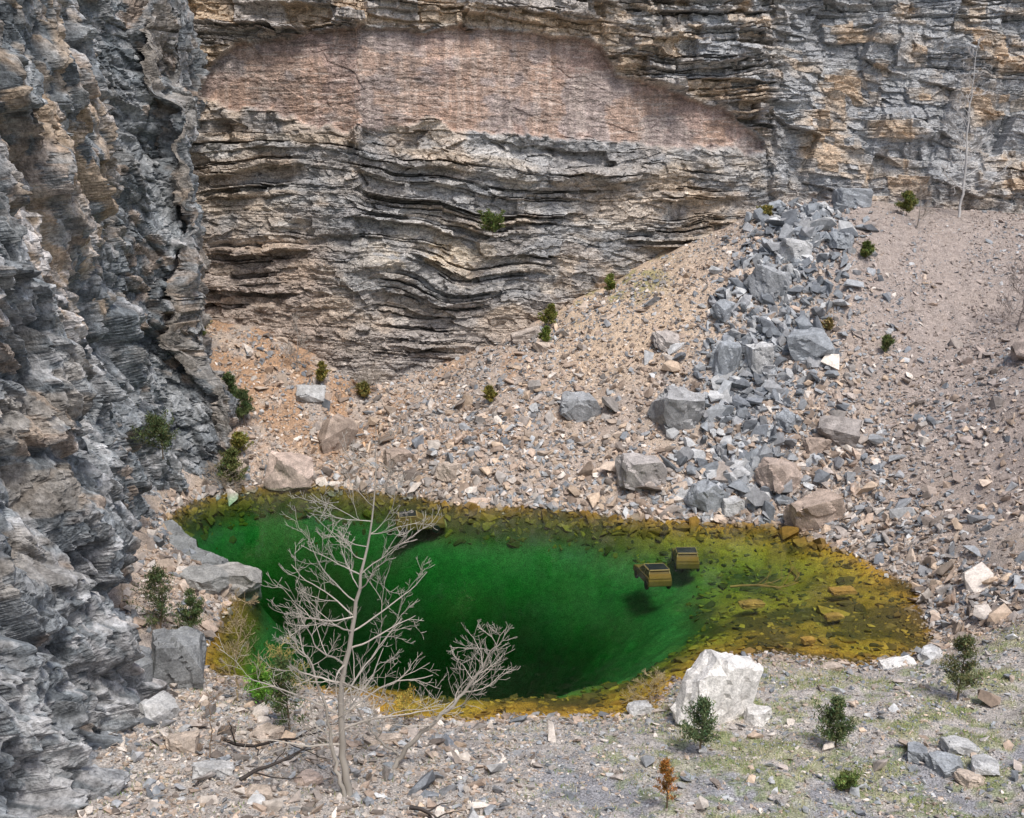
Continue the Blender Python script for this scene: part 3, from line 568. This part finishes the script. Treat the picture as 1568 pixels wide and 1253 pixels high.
evergreen('evergreen_shrub',4.6,26.7,1.7,.6,143,(.22,.12,.03),leaf=.06,dens_=.7)
evergreen('yellow_bush',-4.1,35.2,1.2,2.0,144,(.24,.21,.05),cone=False,leaf=.07,dens_=.4)
evergreen('evergreen_shrub',10.6,28.8,.5,.8,145,(.09,.14,.04),cone=False,leaf=.07)
def grass(N=60000):
    x=rng.uniform(-13,22,N);y=rng.uniform(25,41,N)
    m=fbm(x*.8,y*.8,51,4);pr=.8*ss(.46,.60,m)*ss(1,7,x)+.3*ss(.54,.64,fbm(x*1.7,y*1.7,52,4))+.025
    k=(rng.uniform(0,1,N)<pr)&~inside(x,y)&wall_ok(x,y);x,y=x[k],y[k];N=len(x);z=hz(x,y)
    h=rng.uniform(.05,.2,N);a=rng.uniform(0,6.28,N);ln=rng.normal(0,.06,(N,2));w_=.012
    P=np.stack([x,y,z],-1);s=np.stack([np.cos(a),np.sin(a),0*a],-1)*w_
    V=np.stack([P-s,P+s,P+np.c_[ln,h]],1).reshape(-1,3);F=np.arange(N*3).reshape(-1,3)
    g=np.array([[.20,.29,.07],[.42,.41,.19],[.14,.23,.05],[.56,.50,.31]])[rng.integers(0,4,N)]
    make_mesh('grass_tufts',V,F,np.repeat(g,3,0),False,M_LEAF)
grass()
# ------------------------------------------------------------------ sunken cars
M_ROOF=plain_mat('car_roof_paint',(.018,.025,.027),.4);M_BODY=plain_mat('car_body_paint',(.26,.14,.03),.8);M_GL=plain_mat('car_glass',(.20,.12,.03),.5);M_TY=plain_mat('car_tyre',(.03,.03,.03),.9);M_TR=plain_mat('car_trim',(.40,.30,.12),.6)
def part(parent,name,verts,faces,mat,bev=0.):
    me=bpy.data.meshes.new(name);me.from_pydata(verts,[],faces);me.update();ob=bpy.data.objects.new(name,me);COL.objects.link(ob);me.materials.append(mat);ob.parent=parent
    if bev:
        b=ob.modifiers.new('b','BEVEL');b.width=bev;b.segments=3;b.limit_method='ANGLE'
    return ob
def prism(prof,w0):
    k=len(prof);V=[(p[0],-w,p[1]) for p,w in zip(prof,w0)]+[(p[0],w,p[1]) for p,w in zip(prof,w0)]
    F=[tuple(range(k)),tuple(range(2*k-1,k-1,-1))]+[(i,i+k,(i+1)%k+k,(i+1)%k) for i in range(k)]
    return V,F
BOXF=[(0,1,2,3),(7,6,5,4),(0,4,5,1),(1,5,6,2),(2,6,7,3),(3,7,4,0)]
def car(x,y,z,yaw,tilt=(0,0)):
    e=bpy.data.objects.new('sunken_car',None);COL.objects.link(e);e.location=(x,y,z);e.rotation_euler=(tilt[0],tilt[1],yaw);e.scale=(.80,.78,.82)
    pr=[(-1.75,.35),(-1.8,.75),(-1.72,.95),(-1.2,.97),(.95,.95),(2.05,.82),(2.2,.65),(2.2,.35)]
    V,F=prism(pr,[.86]*8);part(e,'body',V,F,M_BODY,.08)
    pr=[(-1.70,.94),(-1.42,1.43),(-.15,1.46),(.75,.93)];V,F=prism(pr,[.82,.70,.70,.80]);part(e,'cabin_glass',V,F,M_GL,.03)
    pr=[(-1.48,1.42),(-1.36,1.50),(-.2,1.51),(-.08,1.43)];V,F=prism(pr,[.74,.70,.70,.74]);part(e,'roof',V,F,M_ROOF,.07)
    V,F=prism([(-1.80,.92),(-1.62,1.22),(-1.58,1.18),(-1.70,.9)],[.80]*4);part(e,'tailgate',V,F,M_BODY,.02)
    for sx in (-1,1):
        for a,b,nm in (((-1.66,.94),(-1.45,1.42),'rear'),((.72,.94),(-.12,1.43),'front'),((-.55,.94),(-.6,1.42),'middle')):
            w=.05;V=[(a[0]-w,sx*.83,a[1]),(a[0]+w,sx*.83,a[1]),(b[0]+w,sx*.73,b[1]),(b[0]-w,sx*.73,b[1])];V+=[(p[0],p[1]-sx*.05,p[2]) for p in V]
            part(e,'pillar_'+nm,V,BOXF,M_TR)
        V=[(-1.42,sx*.76,1.44),(-.14,sx*.76,1.46),(-.14,sx*.73,1.50),(-1.42,sx*.73,1.49)];V+=[(p[0],p[1]+.025,p[2]-.02) for p in V]
        part(e,'roof_rail',V,BOXF,M_TR)
        for wx in (-1.15,1.4):
            bm=bmesh.new();bmesh.ops.create_cone(bm,cap_ends=True,segments=24,radius1=.32,radius2=.32,depth=.2);me=bpy.data.meshes.new('wheel');bm.to_mesh(me);bm.free();me.materials.append(M_TY)
            o=bpy.data.objects.new('wheel',me);COL.objects.link(o);o.parent=e;o.location=(wx,sx*.8,.33);o.rotation_euler=(math.pi/2,0,0);bv=o.modifiers.new('b','BEVEL');bv.width=.04;bv.segments=2
    for nm,xx,zz_ in (('windscreen_header',-.05,1.41),('rear_header',-1.53,1.41)):
        V=[(xx-.04,-.72,zz_),(xx+.04,-.72,zz_),(xx+.04,-.72,zz_+.07),(xx-.04,-.72,zz_+.07)];V+=[(p[0],.72,p[2]) for p in V];part(e,nm,V,BOXF,M_TR,.012)
    part(e,'front_bumper',[(2.15,-.85,.38),(2.3,-.8,.38),(2.3,.8,.38),(2.15,.85,.38),(2.15,-.85,.55),(2.3,-.8,.55),(2.3,.8,.55),(2.15,.85,.55)],BOXF,M_TR,.02)
    return e
car(7.9,53.2,-1.36,1.72,(.02,.06));car(10.2,55.9,-1.37,1.5,(-.03,.06));car(-6.1,62.3,-1.34,.15,(.02,-.03))
# ------------------------------------------------------------------ light, sky, camera
wld=bpy.data.worlds.new('World');scene.world=wld;wld.use_nodes=True;nt=wld.node_tree
sk=nt.nodes.new('ShaderNodeTexSky');sk.sky_type='NISHITA';sk.sun_disc=False
el,az=math.radians(60),math.radians(155)
sk.sun_elevation=el;sk.sun_rotation=az;sk.air_density=1.;sk.dust_density=3.;sk.ozone_density=1.
bg=nt.nodes['Background'];bg.inputs[1].default_value=.15;nt.links.new(sk.outputs[0],bg.inputs[0])
sl=bpy.data.lights.new('sun','SUN');sl.energy=2.7;sl.angle=math.radians(14);sl.color=(1,.965,.92)
so=bpy.data.objects.new('sun',sl);COL.objects.link(so)
d=Vector((math.sin(az)*math.cos(el),math.cos(az)*math.cos(el),math.sin(el)))
so.rotation_euler=d.to_track_quat('Z','Y').to_euler()
cam=bpy.data.cameras.new('camera');co=bpy.data.objects.new('camera',cam);COL.objects.link(co)
cam.lens=35.33;cam.sensor_width=36;cam.clip_end=2000;cam.clip_start=.1
co.location=(0,0,20);co.rotation_euler=(math.radians(78),0,0);scene.camera=co
scene.view_settings.view_transform='Standard';scene.view_settings.look='None';scene.view_settings.exposure=0
